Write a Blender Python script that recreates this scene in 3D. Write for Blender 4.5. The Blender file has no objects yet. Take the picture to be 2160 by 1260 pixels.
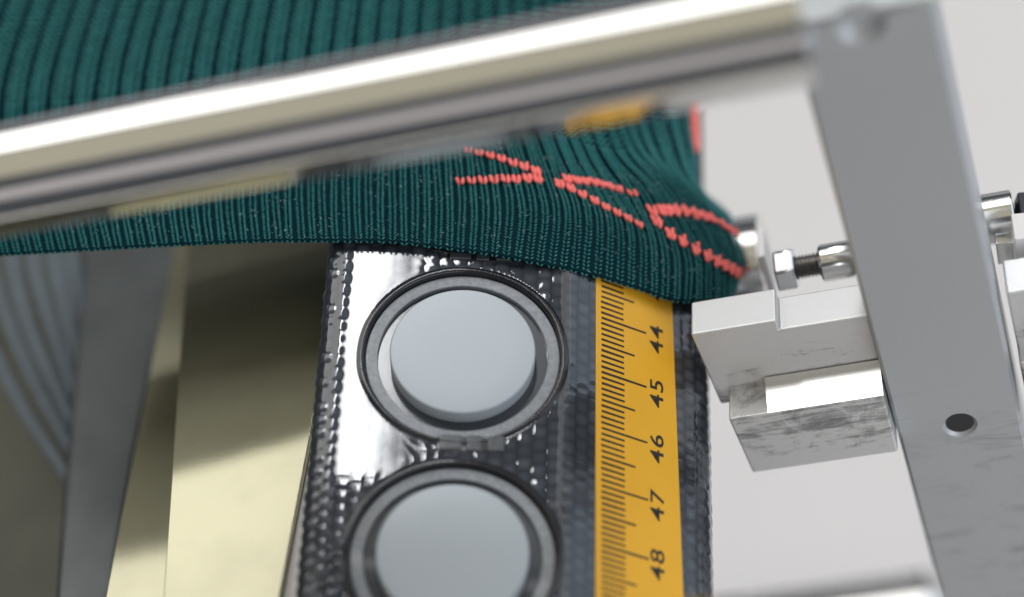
import bpy, bmesh, math, random
import numpy as np
from mathutils import Vector, Matrix

random.seed(7); rng = np.random.default_rng(7)
scene = bpy.context.scene
S = 0.01                       # every length below is written in centimetres
F = 4800.0                     # focal length in pixels of the 2160 px wide photograph

# ------------------------------------------------------------------ camera
_p = np.array([2065., -5000., F]); _v = np.array([400., (F*F + 400*2065)/5000., F])
_p /= np.linalg.norm(_p); _v /= np.linalg.norm(_v); _h = np.cross(_v, _p)
R = np.array([_h, _v, -_p])    # world from camera (right, up, forward); world Z is up
def ray(px, py):
    px = np.asarray(px, float); py = np.asarray(py, float)
    return np.stack([(px-1080)/F, (630-py)/F, np.ones_like(px)], -1) @ R.T
CAM = -ray(976, 748)*29.97     # world origin = centre of the upper round sensor
def onz(px, py, z):
    r = ray(px, py); return CAM + r*((z-CAM[2])/r[..., 2])[..., None]
def ony(px, py, y):
    r = ray(px, py); return CAM + r*((y-CAM[1])/r[..., 1])[..., None]
def onplane(px, py, d, n):     # plane with normal n, d below the origin
    r = ray(px, py); return CAM + r*((-d - CAM @ n)/(r @ n))[..., None]
def proj(P):
    c = (np.asarray(P)-CAM) @ R
    return np.stack([1080+F*c[..., 0]/c[..., 2], 630-F*c[..., 1]/c[..., 2]], -1)

cam = bpy.data.cameras.new('camera'); camo = bpy.data.objects.new('camera', cam)
scene.collection.objects.link(camo); scene.camera = camo
M = Matrix([list(R[:, 0]), list(R[:, 1]), list(-R[:, 2])]).transposed().to_4x4()
M.translation = Vector(CAM*S); camo.matrix_world = M
cam.sensor_width = 36; cam.lens = F/2160*36
cam.clip_start = 0.02; cam.clip_end = 20
cam.dof.use_dof = True; cam.dof.focus_distance = 30.4*S
cam.dof.aperture_fstop = (cam.lens*1e-3)/(1.25*S)

# ------------------------------------------------------------------ light
world = bpy.data.worlds.new('World'); scene.world = world; world.use_nodes = True
bg = world.node_tree.nodes['Background']
bg.inputs[0].default_value = (.86, .9, 1.0, 1); bg.inputs[1].default_value = .085
scene.view_settings.view_transform = 'Standard'; scene.view_settings.look = 'None'
scene.view_settings.exposure = 0; scene.view_settings.gamma = 1
def lamp(name, centre, ux, uy, sx, sy, radiance, col):
    """rectangular lamp; ux, uy span it, it shines along -(ux x uy)"""
    l = bpy.data.lights.new(name, 'AREA'); l.shape = 'RECTANGLE'
    l.size = sx*S; l.size_y = sy*S; l.color = col
    l.energy = radiance*math.pi*sx*sy*S*S
    o = bpy.data.objects.new(name, l); scene.collection.objects.link(o)
    ux = Vector(ux).normalized(); uy = Vector(uy).normalized(); uz = ux.cross(uy)
    m = Matrix([ux, uy, uz]).transposed().to_4x4(); m.translation = Vector(centre)*S
    o.matrix_world = m
lamp('ceiling_panel_lamp', (-11, 26.5, 61), (1, 0, 0), (0, 1, 0), 36, 34, 2.8, (1, .985, .96))
lamp('ceiling_panel_lamp', (-46, 37.5, 61), (1, 0, 0), (0, 1, 0), 34, 57, 2.8, (1, .985, .96))
lamp('tube_lamp', (11.2, 39, 60), (1, 0, 0), (0, 1, 0), 4.6, 48, 21, (.97, .985, 1))
lamp('warm_ceiling_lamp', (-20, -30, 66), (1, 0, 0), (0, 1, 0), 120, 70, .40, (1, .92, .66))
lamp('back_fill_lamp', (-30, 120, 8), (-1, 0, 0), (0, 0, 1), 220, 46, .34, (.95, .96, 1))  # added fill, no real window: lifts the rod's top edge to grey
lamp('front_right_fill_lamp', (75, -105, 28), (1, .55, 0), (0, 0, 1), 120, 90, 2.4, (.95, .97, 1))  # added fill for the front faces, kept out of the rod's reflections
lamp('front_window_lamp', (-20, -120, 25), (1, 0, 0), (0, 0, 1), 200, 42, .46, (1, .92, .90))
lamp('right_fill_lamp', (66, 25, 62), (1, 0, 0), (0, 1, 0), 70, 80, 1.15, (1, .98, .97))  # added overhead fill that brightens the base plate from the right
lamp('side_window_lamp', (110, 10, 30), (0, 1, 0), (0, 0, 1), 160, 90, 1.1, (.74, .87, 1))

# ------------------------------------------------------------------ helpers
def tag(o, label=None, cat=None, group=None, kind=None):
    if label: o['label'] = label
    if cat: o['category'] = cat
    if group: o['group'] = group
    if kind: o['kind'] = kind
    return o
BASE = {}
def thing(name, label, cat, loc=(0, 0, 0), group=None):
    o = bpy.data.objects.new(name, None); scene.collection.objects.link(o)
    o.empty_display_size = .005
    o.location = Vector(loc)*S; BASE[o.name] = np.array(loc, float)
    return tag(o, label, cat, group)
def wbase(parent):
    b = np.zeros(3); q = parent
    while q is not None:
        b = b + BASE.get(q.name, np.zeros(3)); q = q.parent
    return b
def obj(name, verts, faces, mat, parent=None, smooth=False, loc=None, auto=None, uv=None, bevel=None, seg=2):
    verts = np.asarray(verts, float)
    if loc is None: loc = np.zeros(3) if parent is not None else verts.mean(0)
    loc = np.asarray(loc, float)
    off = loc + (wbase(parent) if parent is not None else 0)
    me = bpy.data.meshes.new(name)
    me.from_pydata([tuple(x) for x in (verts-off)*S], [], faces)
    me.validate(); me.update()
    if smooth or auto:
        me.polygons.foreach_set('use_smooth', [True]*len(me.polygons))
    if auto: me.set_sharp_from_angle(angle=math.radians(auto))
    mats = mat if isinstance(mat, (list, tuple)) else [mat]
    for m in mats: me.materials.append(m)
    o = bpy.data.objects.new(name, me); scene.collection.objects.link(o)
    o.location = Vector(loc)*S; BASE[o.name] = loc
    if parent is not None: o.parent = parent
    if bevel:
        b = o.modifiers.new('bevel', 'BEVEL'); b.width = bevel*S; b.segments = seg
        b.limit_method = 'ANGLE'; b.angle_limit = math.radians(30)
        me.polygons.foreach_set('use_smooth', [True]*len(me.polygons))
        me.set_sharp_from_angle(angle=math.radians(40))
        b.harden_normals = True
    return o
def fast_mesh(name, V, Fq, mat, parent, smooth=True):
    """big triangle or quad mesh from numpy arrays"""
    n = Fq.shape[1]; me = bpy.data.meshes.new(name)
    off = wbase(parent)
    me.vertices.add(len(V)); me.vertices.foreach_set('co', ((V-off)*S).astype(np.float32).ravel())
    me.loops.add(Fq.size); me.loops.foreach_set('vertex_index', Fq.astype(np.int32).ravel())
    me.polygons.add(len(Fq)); me.polygons.foreach_set('loop_start', np.arange(0, Fq.size, n, dtype=np.int32))
    me.update(calc_edges=True)
    if smooth: me.polygons.foreach_set('use_smooth', np.ones(len(Fq), bool))
    me.materials.append(mat)
    o = bpy.data.objects.new(name, me); scene.collection.objects.link(o); o.parent = parent
    return o
def box8(c):  # eight corners: bottom 4 then top 4, same winding
    return c, [(3, 2, 1, 0), (4, 5, 6, 7), (0, 1, 5, 4), (1, 2, 6, 5), (2, 3, 7, 6), (3, 0, 4, 7)]
def box(name, lo, hi, mat, parent=None, bevel=None, **k):
    x0, y0, z0 = lo; x1, y1, z1 = hi
    c = [(x0, y0, z0), (x1, y0, z0), (x1, y1, z0), (x0, y1, z0), (x0, y0, z1), (x1, y0, z1), (x1, y1, z1), (x0, y1, z1)]
    return obj(name, *box8(np.array(c)), mat, parent, bevel=bevel, **k)
def prism(name, poly, direction, mat, parent=None, bevel=None, **k):
    """planar polygon (n,3) extruded by a vector"""
    poly = np.asarray(poly, float); n = len(poly); V = np.vstack([poly, poly+np.asarray(direction, float)])
    f = [tuple(range(n)), tuple(range(2*n-1, n-1, -1))]
    f += [((i+1) % n, i, n+i, n+(i+1) % n) for i in range(n)]
    nn = np.cross(poly[1]-poly[0], poly[2]-poly[1])
    o = obj(name, V, f, mat, parent, bevel=bevel, **k)
    bm = bmesh.new(); bm.from_mesh(o.data); bmesh.ops.recalc_face_normals(bm, faces=bm.faces); bm.to_mesh(o.data); bm.free()
    return o
def lathe(name, origin, axis, prof, mat, parent=None, n=48, ref=(0, 0, 1), auto=35, closed=False, **k):
    """profile list of (along axis, radius) turned round the axis"""
    a = np.asarray(axis, float); a /= np.linalg.norm(a)
    e1 = np.asarray(ref, float); e1 = e1-(e1@a)*a; e1 /= np.linalg.norm(e1); e2 = np.cross(a, e1)
    V = []; f = []
    th = np.linspace(0, 2*np.pi, n, endpoint=False)
    for (h, r) in prof:
        V.append(np.asarray(origin)+a*h+r*(np.cos(th)[:, None]*e1+np.sin(th)[:, None]*e2))
    V = np.vstack(V); m = len(prof)
    for j in range(m-1):
        for i in range(n):
            f.append((j*n+i, j*n+(i+1) % n, (j+1)*n+(i+1) % n, (j+1)*n+i))
    if closed:
        for i in range(n): f.append(((m-1)*n+i, (m-1)*n+(i+1) % n, (i+1) % n, i))
    else:
        if prof[0][1] > 1e-6: f.append(tuple(range(n-1, -1, -1)))
        if prof[-1][1] > 1e-6: f.append(tuple((m-1)*n+i for i in range(n)))
    return obj(name, V, f, mat, parent, auto=auto, **k)
def tube(name, pts, rad, mat, parent=None, n=14, **k):
    pts = np.asarray(pts, float); V = []; f = []
    T = np.gradient(pts, axis=0); T /= np.linalg.norm(T, axis=1)[:, None]
    e = np.cross(T[0], [0, 0, 1.]); e /= np.linalg.norm(e)
    th = np.linspace(0, 2*np.pi, n, endpoint=False)
    for p, t in zip(pts, T):
        e = e-(e@t)*t; e /= np.linalg.norm(e); b = np.cross(t, e)
        V.append(p+rad*(np.cos(th)[:, None]*e+np.sin(th)[:, None]*b))
    for j in range(len(pts)-1):
        for i in range(n):
            f.append((j*n+i, (j+1)*n+i, (j+1)*n+(i+1) % n, j*n+(i+1) % n))
    f.append(tuple(range(n))); f.append(tuple((len(pts)-1)*n+i for i in range(n-1, -1, -1)))
    return obj(name, np.vstack(V), f, mat, parent, smooth=True, **k)
def pchip(x, Y):
    """monotone cubic interpolant through x (n,), Y (n,...)"""
    x = np.asarray(x, float); Y = np.asarray(Y, float)
    h = np.diff(x); sh = (-1,)+(1,)*(Y.ndim-1); d = np.diff(Y, axis=0)/h.reshape(sh)
    m = np.zeros_like(Y); m[0] = d[0]; m[-1] = d[-1]
    a, b = d[:-1], d[1:]; w1 = (2*h[1:]+h[:-1]).reshape(sh); w2 = (h[1:]+2*h[:-1]).reshape(sh)
    ok = a*b > 0
    with np.errstate(divide='ignore', invalid='ignore'):
        m[1:-1] = np.where(ok, (w1+w2)/(w1/np.where(ok, a, 1)+w2/np.where(ok, b, 1)), 0)
    def ev(q):
        q = np.asarray(q, float); i = np.clip(np.searchsorted(x, q)-1, 0, len(x)-2)
        t = ((q-x[i])/h[i]); t = t.reshape(t.shape+(1,)*(Y.ndim-1)); hh = h[i].reshape(t.shape)
        return (Y[i]*(1+2*t)*(1-t)**2+m[i]*hh*t*(1-t)**2+Y[i+1]*t*t*(3-2*t)+m[i+1]*hh*t*t*(t-1))
    return ev

# ------------------------------------------------------------------ materials
class NT:
    def __init__(s, name):
        s.m = bpy.data.materials.new(name); s.m.use_nodes = True; s.t = s.m.node_tree
        s.b = s.t.nodes['Principled BSDF']; s._pos = None
    def n(s, typ, **k):
        q = s.t.nodes.new(typ)
        for a, v in k.items(): setattr(q, a, v)
        return q
    def l(s, a, b): s.t.links.new(a, b)
    def pos(s, scale=(1, 1, 1), rot=(0, 0, 0)):          # world position in centimetres
        g = s.n('ShaderNodeNewGeometry'); mp = s.n('ShaderNodeMapping')
        mp.inputs['Scale'].default_value = [100*q for q in scale]; mp.inputs['Rotation'].default_value = rot
        s.l(g.outputs['Position'], mp.inputs['Vector']); return mp.outputs[0]
    def noise(s, vec, scale, detail=4, rough=.55, dist=0):
        q = s.n('ShaderNodeTexNoise'); q.inputs['Scale'].default_value = scale; q.inputs['Detail'].default_value = detail
        q.inputs['Roughness'].default_value = rough; q.inputs['Distortion'].default_value = dist
        s.l(vec, q.inputs['Vector']); return q.outputs[0]
    def ramp(s, fac, stops):
        q = s.n('ShaderNodeValToRGB'); e = q.color_ramp.elements
        while len(e) < len(stops): e.new(.5)
        for el, (p, c) in zip(e, stops):
            el.position = p; el.color = (c, c, c, 1) if not hasattr(c, '__len__') else (*c, 1)
        s.l(fac, q.inputs[0]); return q.outputs[0]
    def math(s, op, a, b=None, c=None, clamp=False):
        q = s.n('ShaderNodeMath', operation=op); q.use_clamp = clamp
        for i, v in enumerate((a, b, c)):
            if v is None: continue
            if isinstance(v, (int, float)): q.inputs[i].default_value = v
            else: s.l(v, q.inputs[i])
        return q.outputs[0]
    def mix(s, fac, a, b):
        q = s.n('ShaderNodeMix', data_type='RGBA')
        for i, v in ((0, fac), (6, a), (7, b)):
            if isinstance(v, (int, float)): q.inputs[i].default_value = v
            elif hasattr(v, '__len__'): q.inputs[i].default_value = (*v, 1)
            else: s.l(v, q.inputs[i])
        return q.outputs[2]
    def bump(s, height, strength, dist=.01):
        q = s.n('ShaderNodeBump'); q.inputs['Strength'].default_value = strength; q.inputs['Distance'].default_value = dist*S
        s.l(height, q.inputs['Height']); s.l(q.outputs[0], s.b.inputs['Normal']); return q
    def set(s, **k):
        for a, v in k.items():
            i = s.b.inputs[a.replace('_', ' ')]
            if isinstance(v, (int, float)): i.default_value = v
            elif hasattr(v, '__len__'): i.default_value = (*v, 1)
            else: s.l(v, i)
        return s
def metal(name, col, rough, r_var=.08, metallic=1.0, brush=None, grime=0., scale=1.2):
    t = NT(name); p = t.pos()
    nz = t.noise(p, scale, 5)
    base = t.mix(t.math('MULTIPLY', t.ramp(t.noise(p, scale*.7, 6, .65), [(.45, 0), (.75, 1)]), grime), col, [c*.35 for c in col]) if grime else col
    rg = t.math('MULTIPLY_ADD', nz, 2*r_var, rough-r_var)
    t.set(Base_Color=base, Metallic=metallic, Roughness=rg)
    if brush:
        b = t.noise(t.pos(scale=brush), 3.0, 6, .7); t.bump(b, .045, .01)
    return t.m
def plain(name, col, rough, var=.12, scale=3., bump=.0, bscale=30, **k):
    t = NT(name); p = t.pos()
    c = t.mix(t.noise(p, scale, 5), [q*(1-var) for q in col], [min(1, q*(1+var)) for q in col])
    t.set(Base_Color=c, Roughness=rough, **k)
    if bump: t.bump(t.noise(p, bscale, 4), bump, .01)
    return t.m

M_rod = metal('polished_rod_steel', (.82, .815, .80), .085, .02)
M_steel = metal('bright_steel', (.78, .78, .77), .16, .04)
M_brass = metal('satin_pale_brass', (.44, .42, .285), .12, .05, metallic=.5, brush=(.6, 9, 9), grime=.35, scale=.5)
M_rail = metal('dull_steel_rail', (.095, .105, .105), .36, .08, metallic=.6, grime=.55, scale=.8)
M_hole_shade = plain('shade_black_thread', (.02, .021, .025), .3, .3)  # near-black colour stands in for the shade inside the threaded hole
M_nut = metal('zinc_nut', (.80, .82, .85), .2, .04)
M_thread = metal('oiled_thread', (.40, .39, .38), .3, .05)
M_white = plain('white_painted_panel', (.775, .75, .74), .5, .05, .12)
M_table = plain('dark_grey_table_top', (.045, .046, .052), .5, .2, .3)
M_blackplastic = plain('black_plastic', (.012, .013, .018), .35, .2)
M_streak = plain('blue_grey_streak', (.19, .23, .26), .25, .3, 2.0)
M_bed = metal('brown_bed_sheet', (.075, .075, .05), .4, .08, metallic=.3, grime=.7, scale=.5)

def clamp_mat():
    """bead-blasted aluminium with dark oily smears on the front"""
    t = NT('blasted_aluminium_smeared'); p = t.pos()
    z = t.n('ShaderNodeSeparateXYZ'); t.l(t.pos(), z.inputs[0])
    streak = t.noise(t.pos(scale=(.35, .35, 2.6), rot=(0, math.radians(14), 0)), 2.6, 8, .7, .6)
    blot = t.noise(p, 1.7, 7, .7, .8)
    low = t.math('SUBTRACT', 1, t.math('MULTIPLY', t.math('ABSOLUTE', t.math('ADD', z.outputs[2], 2.3)), 1.2), None, True)           # wear strongest along the rubbed lower band
    v = t.math('ADD', t.math('MULTIPLY', streak, .55), t.math('MULTIPLY', blot, .45))
    v = t.math('ADD', v, t.math('MULTIPLY', low, .16))
    mask = t.ramp(v, [(.59, 0), (.67, .7), (.76, 1)])
    fine = t.noise(p, 40, 3)
    col = t.mix(t.math('MULTIPLY', mask, .8), t.mix(fine, (.69, .69, .69), (.78, .78, .775)), (.06, .062, .07))
    t.set(Base_Color=col, Roughness=.36, Metallic=.6); t.bump(t.noise(p, 60, 3), .15, .006)
    return t.m
M_clamp = clamp_mat()
def plate_mat():
    t = NT('grey_blasted_plate'); p = t.pos()
    sp = t.n('ShaderNodeSeparateXYZ'); t.l(p, sp.inputs[0])
    lowz = t.math('MULTIPLY_ADD', sp.outputs[2], -.55, -1.05, True)
    smear = t.ramp(t.noise(t.pos(scale=(.5, 1, 2.4)), 1.5, 8, .7, .9), [(.52, 0), (.70, 1)])
    crack = t.n('ShaderNodeTexNoise'); crack.inputs['Scale'].default_value = .9; crack.inputs['Detail'].default_value = 3
    t.l(t.pos(scale=(.5, 1, 1.5)), crack.inputs['Vector'])
    line = t.ramp(t.math('ABSOLUTE', t.math('SUBTRACT', crack.outputs[0], .5)), [(0, 1), (.007, 0)])
    k = t.math('MULTIPLY', t.math('ADD', t.math('MULTIPLY', smear, .4), t.math('MULTIPLY', line, .10)), lowz)
    fine = t.noise(p, 45, 3); base = t.mix(fine, (.48, .498, .512), (.54, .556, .568))
    t.set(Base_Color=t.mix(k, base, (.08, .085, .10)), Roughness=.42, Metallic=.45); t.bump(t.noise(p, 70, 3), .12, .005)
    return t.m
M_plate = plate_mat()
def carbon_mat():
    t = NT('lacquered_carbon_weave')
    at = t.n('ShaderNodeAttribute', attribute_name='tow'); fib = t.n('ShaderNodeAttribute', attribute_name='fibre')
    c = t.mix(at.outputs['Fac'], (.004, .006, .010), (.075, .085, .105))
    sc = t.n('ShaderNodeSeparateXYZ'); t.l(fib.outputs['Vector'], sc.inputs[0])
    q = t.n('ShaderNodeCombineXYZ'); t.l(sc.outputs[0], q.inputs[0]); t.l(sc.outputs[1], q.inputs[1])
    fb = t.noise(q.outputs[0], 1.0, 5, .7)
    c2 = t.mix(t.ramp(fb, [(.4, 0), (.8, 1)]), c, (.035, .04, .05))
    t.set(Base_Color=c2, Roughness=.5, Metallic=.1, Specular_IOR_Level=.15, Coat_Weight=1.0, Coat_Roughness=.018, Coat_IOR=1.6)
    t.bump(fb, .3, .004)
    return t.m
M_carbon = carbon_mat()
M_lip = plain('black_resin_lip', (.012, .012, .016), .16, .3, 6, .35, 7)
def sensor_ring_mat():
    t = NT('clear_coated_grey_ring'); p = t.pos()
    c = t.mix(t.ramp(t.noise(p, 14, 6, .7), [(.35, 0), (.75, 1)]), (.19, .205, .225), (.33, .345, .37))
    t.set(Base_Color=c, Roughness=.4, Coat_Weight=1.0, Coat_Roughness=.05); return t.m
M_ring = sensor_ring_mat()
M_groove = plain('dark_sensor_well', (.035, .042, .052), .3, .2, 5, Coat_Weight=.8, Coat_Roughness=.05)
M_disc = plain('satin_grey_membrane', (.43, .47, .505), .45, .015, 8, .03, 120, Metallic=.08)
M_pad = plain('grey_green_terminal', (.042, .052, .060), .4, .5, 7, .5, 10, Coat_Weight=.8, Coat_Roughness=.1)
def tape_mat():
    t = NT('yellow_tape'); p = t.pos()
    big = t.noise(p, 1.4, 4); fine = t.noise(p, 55, 3)
    c = t.mix(big, (.78, .385, .012), (.87, .455, .022)); c = t.mix(t.math('MULTIPLY', fine, .22), c, (.42, .22, .015))
    t.set(Base_Color=c, Roughness=.5); t.bump(fine, .12, .004); return t.m
M_tape = tape_mat()
M_ink = plain('black_print', (.022, .018, .012), .6, .5, 20)
def yarn(name, a, b, spec):
    t = NT(name); p = t.pos()
    oi = t.noise(p, 26, 3, .6)
    t.set(Base_Color=t.mix(oi, a, b), Roughness=.55, Sheen_Weight=.06, Sheen_Roughness=.4)
    t.b.inputs['Specular IOR Level'].default_value = spec
    t.bump(t.noise(p, 90, 3), .4, .006); return t.m
M_teal = yarn('teal_yarn', (.003, .090, .098), (.020, .245, .242), .5)
M_under = plain('dark_teal_backing', (.004, .026, .034), .9, .3, 8, Specular_IOR_Level=.05)
M_coral = yarn('coral_yarn', (.95, .17, .15), (.98, .23, .20), .4)

# ------------------------------------------------------------------ setting
TBL = -22.0
o = box('table', (-60, -40, TBL-2), (60, 70, TBL), M_table); tag(o, kind='structure')
# far wall plane is out of the frame; the table runs past every edge of the picture

# ------------------------------------------------------------------ leg form
TH, PS, PA, PB = map(math.radians, (12, 2, 18, 48))
fa = np.array([math.sin(PS)*math.cos(TH), math.cos(PS)*math.cos(TH), math.sin(TH)])
fu = np.array([math.cos(PS), -math.sin(PS), 0.]); fn = np.cross(fu, fa)
def face_dirs(ph): return fu*math.cos(ph)-fn*math.sin(ph), fn*math.cos(ph)+fu*math.sin(ph)
uA, nA = face_dirs(PA); uB, nB = face_dirs(PB)
HINGE = 1.35
def sm(x): x = np.clip(x, 0, 1); return x*x*(3-2*x)
ds = .02
sr = np.arange(0, 5.4, ds); sl = np.arange(0, 3.6, ds)
phr = PA+(PB-PA)*sm((sr-(HINGE-.14))/.28)+math.radians(56)*sm((sr-3.25)/.75)
phl = PA-math.radians(108)*sm((sl-1.58)/.62)
def integ(ph, sgn):
    x = np.concatenate([[0], np.cumsum(np.cos(ph)*ds)])*sgn; z = np.concatenate([[0], np.cumsum(-np.sin(ph)*ds)])*sgn
    return x, z
xr, zr = integ(phr, 1); xl, zl = integ(phl, -1)
sec_s = np.concatenate([-np.arange(len(xl))[::-1]*ds, np.arange(1, len(xr))*ds])
sec = np.stack([np.concatenate([xl[::-1], xr[1:]]), np.concatenate([zl[::-1], zr[1:]])], 1)
sec_n = np.gradient(sec, axis=0); sec_n = np.stack([-sec_n[:, 1], sec_n[:, 0]], 1); sec_n /= np.linalg.norm(sec_n, axis=1)[:, None]
SENS = [0.0, -2.95, 2.95]
ls = np.arange(-7.0, 6.5, .028)
form = thing('leg_form', 'black carbon fibre leg form with round grey sensors under the teal sock', 'leg form', tuple(-fn*4))
def build_form():
    s = sec_s[None, :]; l = ls[:, None]; C = .19
    iu = np.floor(s/C); iv = np.floor(l/C); warp = (np.mod(iu+iv, 4) < 2)
    f_u = np.mod(s/C, 1)-.5; f_v = np.mod(l/C, 1)-.5
    # each float spans two cells; its crown is round across the tow and dips at both ends
    pw = np.mod(iu+iv, 4)
    along_w = np.where(pw == 0, f_v+.5, f_v-.5+1)/2.0      # 0..1 along a warp float
    along_f = np.where(pw == 2, f_u+.5, f_u-.5+1)/2.0
    Hw = (1-(2*f_u)**2)*np.sin(np.pi*np.clip(along_w*.86+.07, 0, 1))**.6
    Hf = (1-(2*f_v)**2)*np.sin(np.pi*np.clip(along_f*.86+.07, 0, 1))**.6
    H = np.where(warp, Hw, Hf)
    He = (1-(2*f_u)**2)*(1-(2*(np.mod(l/C+.5*np.mod(iu, 2), 1)-.5))**2)
    edge = sm((-s-1.52)/.22); low = sm((-l-1.75)/.35)*sm((-s+1.2)/1.2)*(s < .9); right = sm((s-3.1)/.4)*1.0
    upr = np.maximum(sm((s-.35)/.4), sm((s+.75)/.3)*sm((l-1.2)/.2))*(s < 3.2)
    hs = np.mod(np.sin(iu*12.99+np.floor(l/C+.5*np.mod(iu, 2))*78.23)*43758.5, 1)
    amp = .00012+.010*edge+.007*low+.009*right+.0030*upr
    rip = .0003*np.sin(s*9.1+l*3.3)*np.cos(l*7.7-s*2)       # slow ripple of the lacquer
    H2 = He; amp = (amp+.006*edge)*(.45+1.1*hs)
    bump = H2*amp+rip*(1-edge)
    rr = np.full(np.broadcast(s, l).shape, 9.)
    for lc in SENS: rr = np.minimum(rr, np.hypot(s+0*l, l-lc))
    flat = sm((rr-1.40)/.05)
    resin = np.sin(s*17+3*np.sin(l*9))*np.sin(l*15+2.5*np.sin(s*11+l*4))++.35*np.sin(s*33+l*29+3*np.sin(l*13))
    bump = bump+.0017*resin*sm((1.74-rr)/.3)*sm((s+.75)/.35)
    bump = bump*flat
    well = -.20*(1-sm((rr-1.31)/.05))                        # moulded round wells
    d = bump+well
    su = sec[None, :, 0]+0*l; su = np.where(su > 1.2, 1.2+(su-1.2)*(1-.42*sm((l-1.55)/1.6)), su)
    base = su[..., None]*fu+sec[None, :, 1, None]*fn+l[..., None]*fa
    nn = sec_n[:, 0, None]*fu+sec_n[:, 1, None]*fn
    P = base+d[..., None]*nn[None]
    nl, ns = d.shape; V = P.reshape(-1, 3)
    i = np.arange(nl-1)[:, None]*ns+np.arange(ns-1)[None]
    Q = np.stack([i, i+1, i+ns+1, i+ns], -1).reshape(-1, 4)
    # underside
    o = fast_mesh('shell', V, Q, M_carbon, form)
    me = o.data
    a = me.attributes.new('tow', 'FLOAT', 'POINT'); tv = np.clip(He, 0, 1)**.7*(.35+.65*hs)+0*warp  # weave shading put into the colour: crowns lighter, cell edges darker
    a.data.foreach_set('value', tv.astype(np.float32).ravel())
    a = me.attributes.new('fibre', 'FLOAT_VECTOR', 'POINT')
    fx = np.where(warp, s*60, s*5); fy = np.where(warp, l*5, l*60)
    a.data.foreach_set('vector', np.stack([fx, fy, 0*fx], -1).astype(np.float32).ravel())
    # plain underside and ends
    L, Rr = sec[0], sec[-1]
    c = []
    for lv in (ls[0], ls[-1]):
        c += [L[0]*fu+L[1]*fn+lv*fa, Rr[0]*fu+Rr[1]*fn+lv*fa]
    obj('underside', np.array(c), [(0, 1, 3, 2)], M_blackplastic, form)
build_form()
def fA(s, l, d=0.): return uA*s+fa*l+nA*d
def torus(name, lc, r0, prof, mat, parent, n=120, wob=0., seed=0, auto=50):
    th = np.linspace(0, 2*np.pi, n, endpoint=False); rg = np.random.default_rng(seed)
    w = sum(rg.normal(0, 1)*np.sin(k*th+rg.uniform(0, 6))/k**.6 for k in range(2, 14))*wob
    V = []; f = []; m = len(prof)
    for (dr, h) in prof:
        r = r0+dr+w*(1 if dr > 0 else .3)
        V.append(r[:, None]*(np.cos(th)[:, None]*uA+np.sin(th)[:, None]*fa)+fa*lc+nA*(h+.0*w)[:, None] if hasattr(h, '__len__') else r[:, None]*(np.cos(th)[:, None]*uA+np.sin(th)[:, None]*fa)+fa*lc+nA*h)
    for j in range(m-1):
        for i in range(n): f.append((j*n+i, (j+1)*n+i, (j+1)*n+(i+1) % n, j*n+(i+1) % n))
    return obj(name, np.vstack(V), f, mat, parent, auto=auto)
SLAB = ['upper sensor with round pale grey membrane', 'lower sensor cut by the bottom of the picture', 'sensor mostly hidden under the sock hem']
for k, lc in enumerate(SENS):
    lip = torus('sensor_lip', lc, 1.34, [(-.05, -.14), (-.045, -.01), (-.03, .014), (-.005, .022), (.025, .012), (.06, -.004)], M_lip, form, wob=.006, seed=k+3)
    ring = torus('sensor_ring', lc, 1.2, [(-.08, -.20), (-.08, -.075), (-.07, -.065), (.07, -.062), (.085, -.075), (.09, -.2)], M_ring, form, auto=12)
    ring['label'] = SLAB[k]
    well = torus('sensor_well', lc, 1.0, [(-.999, -.135), (.13, -.135)], M_groove, ring)
    pr = [(.16+.0, .0)]
    th = np.linspace(0, np.pi/2, 5)
    prof = [(-.13, .955), (.085, .955)]+[(.085+.025*math.sin(t), .93+.025*math.cos(t)) for t in th[1:]]+[(.112, .6), (.114, 0.)]
    disc = lathe('membrane', fA(0, lc), nA, prof, M_disc, ring, n=96, ref=fa, auto=50)
    # terminal tongue below the ring, with three pads
    def padbox(name, s0, s1, l0, l1, h0, h1, mat, par, bevel=.012):
        c = [fA(s0, l0, h0), fA(s1, l0, h0), fA(s1, l1, h0), fA(s0, l1, h0), fA(s0, l0, h1), fA(s1, l0, h1), fA(s1, l1, h1), fA(s0, l1, h1)]
        return obj(name, *box8(np.array(c)), mat, par, bevel=bevel)
    tongue = padbox('terminal_tongue', -.28, .62, lc-1.47, lc-1.24, -.10, .008, M_lip, form, .02)
    for (a0, a1, q) in ((-.24, .05, .0), (.11, .30, .012), (.38, .60, .004)):
        padbox('terminal_pad', a0, a1, lc-1.44-q, lc-1.22, -.05, .018, M_pad, tongue, .02)

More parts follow.
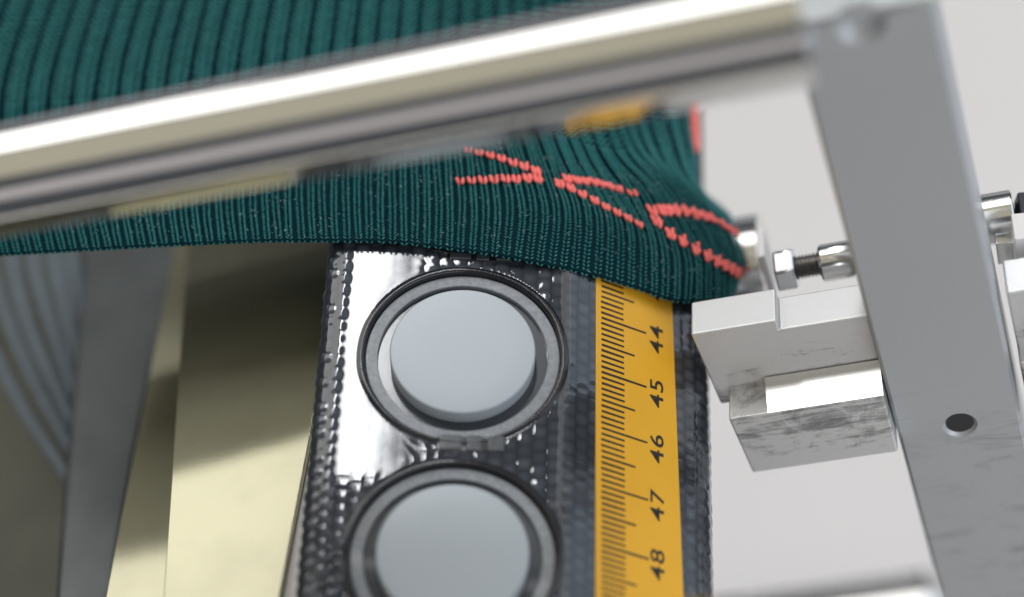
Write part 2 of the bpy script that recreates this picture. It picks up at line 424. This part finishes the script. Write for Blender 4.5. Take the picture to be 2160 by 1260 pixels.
# ------------------------------------------------------------------ tape measure
H0 = uA*HINGE
def fB(e, l, d=0.): return H0+uB*e+fa*l+nB*d
tape = thing('tape_measure', 'yellow tape measure with black millimetre marks stuck along the leg form', 'tape measure', tuple(fB(1.1, -1, 0)))
def tape_edges(l): return .452+(1.40-l)*.012, 1.695-(l-1.5)*.030
TL0, TL1 = -7.0, 2.0
lv = np.linspace(TL0, TL1, 40); V = []; f = []
for l in lv:
    a, b = tape_edges(l)
    V += [fB(a, l, .004), fB(a, l, .016), fB(b, l, .016), fB(b, l, .004)]
for i in range(len(lv)-1):
    for j in range(3): q = i*4+j; f.append((q, q+1, q+5, q+4)[::-1])
obj('band', V, f, M_tape, tape)
CM = .85; L44 = .812
def fbm(k): return (math.sin(k*12.9898)*43758.5453) % 1
V = []; f = []
for k in range(-25, 90):
    l = L44+CM*.4-k*CM/10; kk = k-4
    if not (TL0 < l < TL1): continue
    ln = .80 if kk % 10 == 0 else (.61 if kk % 5 == 0 else .445)
    a, _ = tape_edges(l); a += .085
    w = .017+.003*fbm(k); q = len(V); j0 = .012*(fbm(k+.3)-.5)
    V += [fB(a+j0, l-w, .0185), fB(a+ln-.40+j0 if 0 else a-.085+ln+j0, l-w*.8, .0185), fB(a-.085+ln+j0, l+w*.8, .0185), fB(a+j0, l+w, .0185)]
    f.append((q, q+1, q+2, q+3))
tag(obj('graduation_marks', V, f, M_ink, tape), kind='stuff')
def text_mesh(body):
    c = bpy.data.curves.new('t', 'FONT'); c.body = body; c.size = 1; c.align_x = 'CENTER'; c.align_y = 'CENTER'
    c.space_character = 1.12; c.offset = .010
    to = bpy.data.objects.new('t', c); scene.collection.objects.link(to)
    dg = bpy.context.evaluated_depsgraph_get(); me = bpy.data.meshes.new_from_object(to.evaluated_get(dg))
    v = np.array([tuple(x.co) for x in me.vertices]); fc = [tuple(p.vertices) for p in me.polygons]
    bpy.data.objects.remove(to); bpy.data.curves.remove(c); bpy.data.meshes.remove(me); return v, fc
for num in range(42, 52):
    v, fc = text_mesh(str(num)); l = L44-(num-44)*CM-.04
    # digits read along the form, their tops towards the tick marks
    W_ = [fB(1.445-y*.30, l+x*.42, .0185) for x, y, _ in v]
    obj('number', W_, fc, M_ink, tape)

# ------------------------------------------------------------------ sock
sock = thing('ribbed_sock', 'dark teal ribbed knit sock with coral chevrons pulled over the leg form', 'sock', (0, 2.5, 1.0))
OFF = .17
anch = [ # hem column, then four (px, py, depth below the upper face) points going up the fabric
 (-260, (-260, 548, 1.0), (-290, 440, 1.0), (-300, 200, .9), (-230, -90, .9)),
 (0, (0, 537, .62), (-20, 430, .62), (-18, 200, .6), (70, -90, .6)),
 (200, (200, 525, .38), (184, 425, .38), (186, 190, .38), (262, -90, .38)),
 (400, (400, 514, .18), (390, 420, .18), (392, 180, .18), (450, -90, .18)),
 (600, (600, 507, .04), (594, 405, .04), (596, 168, .04), (635, -90, .04)),
 (760, (760, 507, 0), (757, 400, 0), (758, 160, 0), (785, -90, 0)),
 (1000, (1000, 530, 0), (1003, 420, 0), (980, 210, 0), (985, -90, 0)),
 (1150, (1150, 558, .05), (1158, 430, .03), (1105, 240, 0), (1095, -90, 0)),
 (1250, (1250, 580, .25), (1250, 440, .2), (1180, 270, .05), (1160, -90, 0)),
 (1350, (1350, 610, .55), (1340, 470, .5), (1240, 290, .15), (1210, -90, .1)),
 (1440, (1440, 636, .85), (1430, 512, .7), (1398, 432, .55), (1300, 300, .3), (1262, -90, .3)),
 (1530, (1530, 632, 1.25), (1500, 480, 1.05), (1428, 395, .75), (1345, 288, .5), (1305, -90, .5)),
 (1575, (1556, 612, 1.6), (1535, 482, 1.35), (1462, 407, .95), (1388, 298, .75), (1340, -90, .75)),
 (1600, (1556, 598, 2.0), (1541, 472, 1.75), (1486, 418, 1.25), (1425, 300, 1.0), (1372, -90, 1.0)),
 (1640, (1550, 585, 2.5), (1539, 458, 2.3), (1490, 416, 1.8), (1458, 300, 1.5), (1410, -90, 1.5)),
 (1700, (1528, 565, 3.2), (1528, 450, 3.2), (1478, 405, 2.8), (1468, 300, 2.4), (1420, -90, 2.4)),
]
for i_, a in enumerate(anch):          # the left columns get their middle row by interpolation
    if len(a) == 5: anch[i_] = a[:3]+(tuple(np.array(a[2])*.72+np.array(a[3])*.28),)+a[3:]
aw = [a[0] for a in anch]; AC = pchip(aw, np.array([[list(q) for q in a[1:]] for a in anch], float))
tk = np.array([0, .24, .34, .60, 1.0])
def spix(w, t):
    c = AC(w)                                            # (...,5,3)
    t = np.clip(t, 0, 1)
    h = np.diff(tk); d = (c[..., 1:, :]-c[..., :-1, :])/h[:, None]
    m = np.concatenate([d[..., :1, :], (d[..., :-1, :]*h[1:, None]+d[..., 1:, :]*h[:-1, None])/(h[1:]+h[:-1])[:, None], d[..., -1:, :]], -2)
    i = np.clip(np.searchsorted(tk, t, side='right')-1, 0, 3)
    ii = i[..., None, None]+np.zeros(i.shape+(1, 3), int)
    g = lambda A, k: np.take_along_axis(A, ii+k, -2)[..., 0, :]
    hh = h[i][..., None]; u = ((t-tk[i])/h[i])[..., None]
    return g(c, 0)*(1+2*u)*(1-u)**2+g(m, 0)*hh*u*(1-u)**2+g(c, 1)*u*u*(3-2*u)+g(m, 1)*hh*u*u*(u-1)
def surf(w, t, off=0.):
    w, t = np.broadcast_arrays(np.asarray(w, float), np.asarray(t, float))
    q = spix(w, t)
    def base(w_, t_):
        q = spix(w_, t_); return onplane(q[..., 0], q[..., 1], q[..., 2]-OFF, nA)
    P = base(w, t); e = 4.; et = .01
    dw = base(w+e, t)-base(w-e, t); dt = base(w, np.clip(t+et, 0, 1))-base(w, np.clip(t-et, 0, 1))
    dt /= np.linalg.norm(dt, axis=-1, keepdims=True); dw -= (dw*dt).sum(-1, keepdims=True)*dt
    dw /= np.linalg.norm(dw, axis=-1, keepdims=True); n = np.cross(dw, dt)
    return P+n*np.asarray(off)[..., None], dw, dt, n
# row parameter: even spacing of stitches along the fabric
tt = np.linspace(0, 1, 600); pc = surf(np.full(600, 760.), tt)[0]
arc = np.concatenate([[0], np.cumsum(np.linalg.norm(np.diff(pc, axis=0), axis=1))])
PITCH = .043
rows = list(np.arange(.08*PITCH, 2.7, PITCH)); r = rows[-1]
while r < arc[-1]-.1: r += PITCH*2.1; rows.append(r)
rows = np.array(rows); rt = np.interp(rows, arc, tt); rlen = np.gradient(rows)
# wales
wales = list(np.arange(-252, 1436, 24.0)); w_ = wales[-1]; stp = 23.
while w_ < 1688: w_ += stp; wales.append(w_); stp = max(12., stp-1.3) if w_ < 1590 else 13.
wales = np.array(wales); wsp = np.gradient(wales)
# backing fabric
bw = np.concatenate([np.arange(-260, 1700, 6.0)]); bt = np.concatenate([np.linspace(.006, .4, 46), np.linspace(.42, 1, 40)])
Pb = surf(bw[:, None]+0*bt[None], bt[None]+0*bw[:, None], np.full((len(bw), len(bt)), -.035))[0]
P0, _, dt0, n0 = surf(bw, np.full(len(bw), 0.010), np.full(len(bw), -.10))
P00, _, _, _ = surf(bw, np.full(len(bw), 0.05), np.full(len(bw), -.12))
G = np.concatenate([P00[:, None], P0[:, None], Pb], 1); nw, nt = G.shape[:2]
i = np.arange(nw-1)[:, None]*nt+np.arange(nt-1)[None]
fast_mesh('backing_fabric', G.reshape(-1, 3), np.stack([i, i+nt, i+nt+1, i+1], -1).reshape(-1, 4), M_under, sock)
# unit stitch: a stretched blob of two rings
SN = 6
def blob():
    th = np.arange(SN)*2*np.pi/SN; V = [(-1, 0, 0)]
    for x, rr in ((-.62, .72), (0.0, 1.0), (.62, .72)): V += [(x, rr*math.cos(a), rr*math.sin(a)) for a in th]
    V.append((1, 0, 0)); f = []
    for j in range(SN): f.append((0, 1+(j+1) % SN, 1+j))
    for k in range(2):
        for j in range(SN):
            a, b = 1+k*SN+j, 1+k*SN+(j+1) % SN; f += [(a, b, b+SN), (a, b+SN, a+SN)]
    for j in range(SN): f.append((1+3*SN-1+1, 1+2*SN+j, 1+2*SN+(j+1) % SN))
    return np.array(V, float), np.array(f)
BV, BF = blob()
def blobs(P, ax, up, L, r, rz):
    """stack of blobs: centre P, long axis ax, normal up"""
    ax = ax/np.linalg.norm(ax, axis=-1, keepdims=True); b = np.cross(up, ax); b /= np.linalg.norm(b, axis=-1, keepdims=True); c = np.cross(ax, b)
    V = P[:, None]+BV[None, :, 0, None]*(ax*L[:, None])[:, None]+BV[None, :, 1, None]*(b*r[:, None])[:, None]+BV[None, :, 2, None]*(c*rz[:, None])[:, None]
    Fc = BF[None]+(np.arange(len(P))*len(BV))[:, None, None]
    return V.reshape(-1, 3), Fc.reshape(-1, 3)
# coral chevron arms in the pattern: (polyline on the cloth, rows thick at start and end)
arms = [[((990, 317), (1060, 337), (1142, 366)), ((972, 384), (1070, 379), (1142, 379))],
        [((1186, 378), (1260, 388), (1348, 412)), ((1186, 390), (1215, 405), (1280, 440), (1350, 476))],
        [((1376, 446), (1440, 446), (1505, 464), (1565, 505)), ((1376, 462), (1410, 492), (1470, 530), (1580, 590))]]
cor = {0: [], 1: [], 2: []}; cut = {}
for ci, chev in enumerate(arms):
    for arm in chev:
        ax_, ay_ = np.array(arm).T
        for k, w in enumerate(wales):
            if w > 1640: continue
            ts = np.linspace(.01, .58, 300); q = spix(np.full(300, w), ts)
            ok = (q[:, 0] >= ax_[0]-6) & (q[:, 0] <= ax_[-1]+6)
            g = q[:, 1]-np.interp(q[:, 0], ax_, ay_); z = np.where((g[:-1]*g[1:] <= 0) & ok[:-1])[0]
            if len(z):
                t = ts[z[0]]; fx = np.clip((q[z[0], 0]-ax_[0])/(ax_[-1]-ax_[0]), 0, 1)
                cor[ci].append((k, t, 1-.45*(1-fx if ci == 0 else fx*(.5 if ci == 2 else 1)))); cut.setdefault(k, []).append(np.interp(t, tt, arc))
rowarc = rows
for k, w in enumerate(wales):
    Vs, Fs = [], []; nv = 0; fat = k % 2 == 0
    shift = (.17 if fat else -.17)*wsp[k]*sm((rt-.30)/.25)
    for sgn in (-1, 1):
        dl = wsp[k]*(.19 if fat else .215)
        jit = rng.normal(0, .22, len(rows))
        wob = .7*np.sin(rows*1.6+k*1.7)+.45*np.sin(rows*5.3+k*2.9)
        ww = np.clip(w+sgn*dl+jit+shift+wob, -259, 1699)
        keep = np.ones(len(rows), bool)
        for a0 in cut.get(k, []): keep &= np.abs(rowarc-a0) > .07
        P, dw, dt, n = surf(ww, rt, rng.normal(.012, .004, len(rows))-.06*np.exp(-rows/.03))
        ang = np.radians(49)+rng.normal(0, .10, len(rows))
        ax = dt*np.cos(ang)[:, None]+sgn*dw*np.sin(ang)[:, None]+n*.12
        scale = np.linalg.norm(surf(np.clip(ww+6, -259, 1700), rt)[0]-surf(np.clip(ww-6, -260, 1699), rt)[0], axis=1)/12
        rad = scale*wsp[k]*(.080 if fat else .070)*(1+.75*sm((rt-.42)/.2))*rng.normal(1, .07, len(rows))
        rad = np.clip(rad, .008, .045)
        Ln = np.where(rlen < .06, rlen*.62, rlen*.72)*rng.normal(1, .06, len(rows))
        v, fc = blobs(P[keep], ax[keep], n[keep], Ln[keep], rad[keep], rad[keep]*1.3)
        Vs.append(v); Fs.append(fc+nv); nv += len(v)
    fast_mesh('rib', np.vstack(Vs), np.vstack(Fs), M_teal, sock)
for ci in cor:
    Vs, Fs = [], []; nv = 0
    for k, t, siz in cor[ci]:
        w = wales[k]; a0 = np.interp(t, tt, arc)
        for sgn in (-1, 1):
            for rr, tilt in ((-.040, .62), (.008, .55), (.055, .5)):
                tq = np.interp(a0+rr*siz, arc, tt)
                P, dw, dt, n = surf(np.array([w+sgn*wsp[k]*.22+rng.normal(0, .6)]), np.array([tq]), np.array([.026+rng.normal(0, .004)]))
                ax = dt*math.cos(tilt)+sgn*dw*math.sin(tilt)
                q = wsp[k]/24.
                v, fc = blobs(P, ax, n, np.array([.057])*(.5+.5*q)*(.4+.6*siz)*rng.normal(1, .08), np.array([.030])*(.3+.7*q)*(.5+.5*siz)*rng.normal(1, .1), np.array([.036]))
                Vs.append(v); Fs.append(fc+nv); nv += len(v)
    o = fast_mesh('chevron', np.vstack(Vs), np.vstack(Fs), M_coral, sock)
    o['label'] = ['coral chevron pointing right towards the middle', 'coral chevron opening to the right in the middle', 'coral chevron wrapping round the right edge'][ci]
# coral stripe end on the far upper edge
sy = np.linspace(150, 308, 12); tp = onplane(1457+.06*(sy-150)+0*sy, sy, np.full(12, 1.35), nA)
V, f = blobs(tp, np.tile(fa, (12, 1)), np.tile(nA, (12, 1)), np.full(12, .16), np.full(12, .085), np.full(12, .10))
o = fast_mesh('coral_stripe', V, f, M_coral, sock); o['label'] = 'coral stripe end on the upper right edge'
# loose fibres catching the light
V = []; f = []
for q in range(620):
    w = rng.uniform(150, 1540); t = np.interp(rng.uniform(0, 2.2), arc, tt)
    P, dw, dt, n = surf(np.array([w]), np.array([t]), np.array([rng.uniform(.03, .055)]))
    P, dw, dt, n = P[0], dw[0], dt[0], n[0]; a = rng.uniform(0, 6.28); L = rng.uniform(.005, .022); d1 = dw*math.cos(a)+dt*math.sin(a)
    e = np.cross(n, d1)*.0022; m = P+n*rng.uniform(.0, .02)+e*rng.normal()
    b = len(V); V += [P-d1*L-e, P-d1*L+e, m+e+n*.004, m-e+n*.004, P+d1*L+e*.5, P+d1*L-e*.5]; f += [(b, b+1, b+2, b+3), (b+3, b+2, b+4, b+5)]
M_fib = plain('pale_lint', (.55, .66, .64), .4, .1)
tag(obj('lint', V, f, M_fib, sock), kind='stuff')

# ------------------------------------------------------------------ frame: rod and side plate
YR = -1.065
r0, r1 = ony(0, 378, YR), ony(1680, 60, YR)
zR = (r0[2]+r1[2])/2; RR = .66
rod = lathe('guide_rod', (-16, YR, zR), (1, 0, 0), [(0, RR-.05), (.05, RR), (21.6, RR)], M_rod, None, n=96)
tag(rod, 'thick polished steel rod crossing above the sock, blurred in front', 'rod')
YP = .28-1.3
# the plate: front face with two round holes, made from triangulated fill
def plate_with_holes(name, x0, x1, z0, z1, y0, y1, holes, mat, parent):
    bm = bmesh.new(); ch = .05
    def loop(pts):
        vs = [bm.verts.new(p) for p in pts]; return vs, [bm.edges.new((vs[i], vs[(i+1) % len(vs)])) for i in range(len(vs))]
    out, eo = loop([(x0+ch, y0, z0), (x1-ch, y0, z0), (x1-ch, y0, z1-ch), (x0+ch, y0, z1-ch)])
    edges = list(eo); rings = []
    for (hx, hz, r, depth, cham) in holes:
        pts = [(hx+(r+cham)*math.cos(a), y0, hz+(r+cham)*math.sin(a)) for a in np.linspace(0, 2*np.pi, 40, endpoint=False)]
        vs, e = loop(pts); edges += e; rings.append((vs, hx, hz, r, depth, cham))
    bmesh.ops.triangle_fill(bm, edges=edges, use_beauty=True, use_dissolve=False)
    for vs, hx, hz, r, depth, cham in rings:
        cur = [bm.verts.new((hx+r*math.cos(a), y0+cham, hz+r*math.sin(a))) for a in np.linspace(0, 2*np.pi, 40, endpoint=False)]
        for i in range(40): bm.faces.new((vs[i], vs[(i+1) % 40], cur[(i+1) % 40], cur[i]))
        bm.faces.new(cur) if depth < .2 else None
    # chamfered sides and back
    b1 = [bm.verts.new(p) for p in ((x0, y0+ch, z0), (x1, y0+ch, z0), (x1, y0+ch, z1), (x0, y0+ch, z1))]
    b2 = [bm.verts.new(p) for p in ((x0, y1, z0), (x1, y1, z0), (x1, y1, z1), (x0, y1, z1))]
    for A, B in ((out, b1), (b1, b2)):
        for i in range(4): bm.faces.new((A[i], A[(i+1) % 4], B[(i+1) % 4], B[i]))
    bm.faces.new(b2); bmesh.ops.recalc_face_normals(bm, faces=bm.faces)
    bm.verts.index_update()
    V = [tuple(v.co) for v in bm.verts]; Fc = [tuple(v.index for v in fc.verts) for fc in bm.faces]; bm.free()
    return obj(name, V, Fc, mat, parent)
YF = .28
PZ = 4.075
hole = ony(2025, 897, YF); top = ony(1815, 50, YF)
plate = thing('side_plate', 'tall grey metal side plate with a threaded hole holding the polished rod', 'machine plate', (6.05, YF+.6, -10.4))
plate_with_holes('body', 5.22, 6.88, -10.4, PZ, YF, YF+1.3, [(hole[0], hole[2], .185, .5, .05), (top[0], top[2], .15, .14, .16)], M_plate, plate)
lathe('threaded_hole', (hole[0], YF+.045, hole[2]), (0, 1, 0), [(j*.04, .19-(.022 if j % 2 else 0)) for j in range(28)]+[(1.1, 0)], M_hole_shade, plate, n=40, auto=20)
# ------------------------------------------------------------------ clamp jaw beside the form
YC = .59
def fy(px, py, y=YC): return ony(px, py, y)
a_, b_, c_, d_ = fy(1453, 694), fy(1614, 674), fy(1634, 698), fy(1835, 663)
e_, f_ = fy(1898, 803), fy(1518, 846)
jaw = thing('clamp_jaw', 'notched pale aluminium clamp jaw touching the sock hem beside the plate', 'clamp jaw', tuple((a_+e_)/2-np.array([0, 0, .9])))
zt = (a_[2]+d_[2])/2; zb = (e_[2]+f_[2])/2
poly = [(a_[0], YC, zt+.02), (4.02, YC, zt+.02), (4.02, YC, zt-.16), (5.20, YC, zt-.16), (5.20, YC, zb), (f_[0], YC, zb)]
prism('upper_block', poly, (0, .62, 0), M_clamp, jaw, bevel=.03)
prism('upper_block', [(7.0, YC, zt-.16), (9.6, YC, zt-.16), (9.6, YC, zb), (7.0, YC, zb)], (0, .62, 0), M_clamp, jaw, bevel=.03)
YL = YC-.55
g_, h_ = ony(1538, 889, YL), ony(1588, 999, YL); zl1 = g_[2]+.03; zl0 = h_[2]
prism('lower_block', [(g_[0], YL, zl1), (5.20, YL, zl1), (5.20, YL, zl0), (h_[0], YL, zl0)], (0, 1.1, 0), M_clamp, jaw, bevel=.035)
sx = ony(1612, 850, YL)[0]
prism('polished_strip', [(sx, YL+.01, zl1+.004), (sx, YL+.53, zl1+.004), (sx, YL+.53, zl1+.15)], (5.2-sx, 0, 0), M_steel, jaw)
prism('lower_block', [(7.0, YL+.2, zl1), (9.6, YL+.2, zl1), (9.6, YL+.2, zl0), (7.0, YL+.2, zl0)], (0, .9, 0), M_clamp, jaw, bevel=.035)

# ------------------------------------------------------------------ adjusting screw behind the jaw
YS = 2.1
def ax(px, py): return ony(px, py, YS)
c0, c1, n0_, n1_, t1_, s1_ = ony(1548, 568, 3.6), ony(1618, 558, 3.6), ax(1636, 566), ax(1679, 562), ax(1732, 559), ax(1800, 552)
zS = (n0_[2]+s1_[2])/2; yS = YS
knob = thing('roller', 'round bright steel roller poking out from behind the sock hem', 'roller', (c0[0], 3.6, c0[2]-.5))
lathe('barrel', (c0[0]-.5, 3.6, c1[2]), (1, 0, 0), [(0, .74), (.02, .77), (c1[0]-c0[0]+.48, .77), (c1[0]-c0[0]+.5, .75)], M_steel, knob, n=64)
fl = prism('flange_plate', [(c1[0]+.10, 2.5, zS-.85), (c1[0]+.10, 2.5, zS-.05), (c1[0]+.10, 3.1, zS-.05), (c1[0]+.10, 3.1, zS-.85)], (.10, 0, 0), M_white, None, bevel=.015)
tag(fl, 'thin white flange plate standing between the steel roller and the hex nut', 'flange plate')
scr = thing('adjusting_screw', 'threaded adjusting screw with hex nut in front of the white base plate', 'screw', (n0_[0], YS, zS))
hexp = [(0, .31), (.03, .318), (n1_[0]-n0_[0]-.03, .318), (n1_[0]-n0_[0], .31)]
lathe('hex_nut', (n0_[0], yS, zS), (1, 0, 0), hexp, M_nut, scr, n=6, ref=(0, -.766, .643), auto=20, bevel=.035, seg=3)
L = t1_[0]-n1_[0]+.05; pr = []
nth = 8
for j in range(nth*2+1): pr.append((j*L/(nth*2), .135 if j % 2 == 0 else .175))
lathe('threaded_shaft', (n1_[0]-.01, yS, zS), (1, 0, 0), pr, M_thread, scr, n=32, auto=20)
lathe('sleeve', (t1_[0], yS, zS), (1, 0, 0), [(0, .17), (.0, .24), (.03, .265), (.42, .265), (.52, .22), (1.6, .22)], M_steel, scr, n=40, auto=30)

# ------------------------------------------------------------------ parts right of the plate
q0, q1 = ony(2080, 465, 2.4), ony(2142, 460, 2.4)
rol2 = thing('roller', 'grey steel roller at the right edge, half hidden by the side plate', 'roller', (q0[0], 2.4, q0[2]-.45))
lathe('barrel', (q0[0]-.9, 2.4, q0[2]), (1, 0, 0), [(0, .34), (.02, .36), (q1[0]-q0[0]+.88, .36), (q1[0]-q0[0]+.9, .34)], M_steel, rol2, n=48)
b0, b1 = ony(2143, 405, 2.3), ony(2300, 520, 2.3)
br = prism('black_bracket', [ony(2146, 478, 2.2), ony(2154, 458, 2.2), ony(2300, 445, 2.2), ony(2300, 545, 2.2), ony(2152, 540, 2.2)], (0, .5, 0), M_blackplastic, None, bevel=.02)
tag(br, 'black bracket at the end of the grey roller by the right edge', 'bracket')
wb = prism('white_block', [ony(2140, 505, 1.5), ony(2300, 490, 1.5), ony(2300, 620, 1.5), ony(2146, 620, 1.5)], (0, .5, 0), M_white, None, bevel=.02)
tag(wb, 'small white block on the clamp right of the side plate', 'block')
cy = prism('clevis_pin', [ony(2100, 515, 1.9), ony(2150, 512, 1.9), ony(2152, 552, 1.9), ony(2106, 560, 1.9)], (0, .3, 0), M_steel, None, bevel=.02)
tag(cy, 'short steel pin below the grey roller at the right edge', 'pin')

# ------------------------------------------------------------------ white panel and foot bar
zW = -20.
A, B = np.array([-1.5, -30, zW]), np.array([-16, 70, zW])
pan = prism('base_plate', [A, (45, A[1], zW), (45, B[1], zW), B], (0, 0, -.35), M_white, None, bevel=.04)
tag(pan, 'white painted base plate lying under the clamp and the side plate', 'base plate')
e0 = ray(1992, 1334)*23.8+CAM
rod2 = lathe('guide_rod', (-8, e0[1], e0[2]), (1, 0, 0), [(0, RR-.05), (.05, RR), (e0[0]+8-.08, RR), (e0[0]+8, RR-.08)], M_rod, None, n=96)
tag(rod2, 'polished rod end blurred at the bottom edge near the lower right corner', 'rod')

# ------------------------------------------------------------------ metal guides on the left
zG = -.6
g0, g1 = onz(399, 470, zG), onz(344, 1262, zG); gd = (g1-g0)/np.linalg.norm(g1-g0)
k0, k1 = onz(684, 760, zG), onz(588, 1262, zG); kd = (k1-k0)/np.linalg.norm(k1-k0)
sheet = thing('guide_sheet', 'pale brass coloured polished sheet beside the black leg form', 'metal sheet', tuple((g0+k1)/2-np.array([0, 0, .8])))
prism('top_sheet', [g0-gd*4, k0-kd*4.5, k1+kd*3, g1+gd*3], (0, 0, -.09), M_brass, sheet, bevel=.018)
zG2 = -1.4
l0, l1 = onz(378, 470, zG2), onz(222, 1262, zG2); ld = (l1-l0)/np.linalg.norm(l1-l0)
rr_ = np.array([2.2, 0, 0])
prism('lower_sheet', [l0-ld*4, l0-ld*4+rr_, l1+ld*3+rr_, l1+ld*3], (0, 0, -.09), M_brass, sheet, bevel=.018)
zb_ = -2.1
m0, m1 = onz(174, 470, zb_), onz(112, 1262, zb_); md = (m1-m0)/np.linalg.norm(m1-m0)
x0, x1 = onz(385, 470, zb_), onz(232, 1262, zb_); xd = (x1-x0)/np.linalg.norm(x1-x0)
rail = thing('guide_rail', 'dull dark grey metal rail between the brass sheet and the blue-grey hoses', 'rail', tuple((m0+x1)/2-np.array([0, 0, 1.])))
prism('bar', [m0-md*4, x0-xd*4, x1+xd*3, m1+md*3], (0, 0, -.8), M_rail, rail, bevel=.12, seg=4)
hc = onz(186, 938, zb_); lathe('screw_head', hc+np.array([0, 0, -.02]), (0, 0, 1), [(0, .2), (.06, .2), (.08, .17), (.08, .1), (.01, .09)], M_thread, rail, n=28)
hc = onz(262, 622, zb_); lathe('screw_head', hc+np.array([0, 0, -.02]), (0, 0, 1), [(0, .16), (.05, .16), (.07, .12)], M_steel, rail, n=28)
hb = thing('reflection_streaks', 'tubes standing in for reflected blue-grey hoses curving down at the far left', 'streaks', tuple(onz(60, 800, -4.2)))  # added tubes imitate the sock ribs reflected in polished metal
HS = [[(-190, 330), (-110, 500), (-60, 650), (0, 770), (60, 880), (130, 985), (190, 1080)],
      [(-60, 330), (-40, 470), (-22, 560), (14, 670), (75, 810), (140, 930), (195, 1040)],
      [(12, 330), (18, 460), (28, 560), (58, 680), (105, 790), (150, 885), (200, 1000)],
      [(62, 330), (66, 460), (74, 560), (98, 655), (132, 755), (165, 850), (205, 960)],
      [(108, 330), (111, 460), (117, 555), (133, 635), (155, 725), (178, 825), (208, 930)],
      [(148, 330), (150, 460), (154, 550), (164, 625), (178, 705), (192, 800), (212, 900)]]
for j, hp in enumerate(HS):
    e = pchip(np.arange(7), np.array(hp, float))(np.linspace(0, 6, 40))
    tube('reflection_streak', onz(e[:, 0], e[:, 1], -2.5-.06*(j % 2)), .105, M_streak, hb)
bed = prism('bed_sheet', [(-16, -12, -4.6), (-2.9, -12, -4.6), (-2.6, 12, -4.6), (-16, 12, -4.6)], (0, 0, -.2), M_bed, None, bevel=.03)
tag(bed, 'brownish metal bed sheet under the hoses at the lower left', 'metal sheet')

zq = -.75
sp_ = prism('spacer_strip', [onz(655, 940, zq), onz(596, 1262, zq), onz(585, 1340, zq), onz(720, 1340, zq), onz(720, 940, zq)], (0, 0, -.2), M_white, None, bevel=.02)
tag(sp_, 'thin white strip showing between the brass sheet and the black leg form', 'strip')
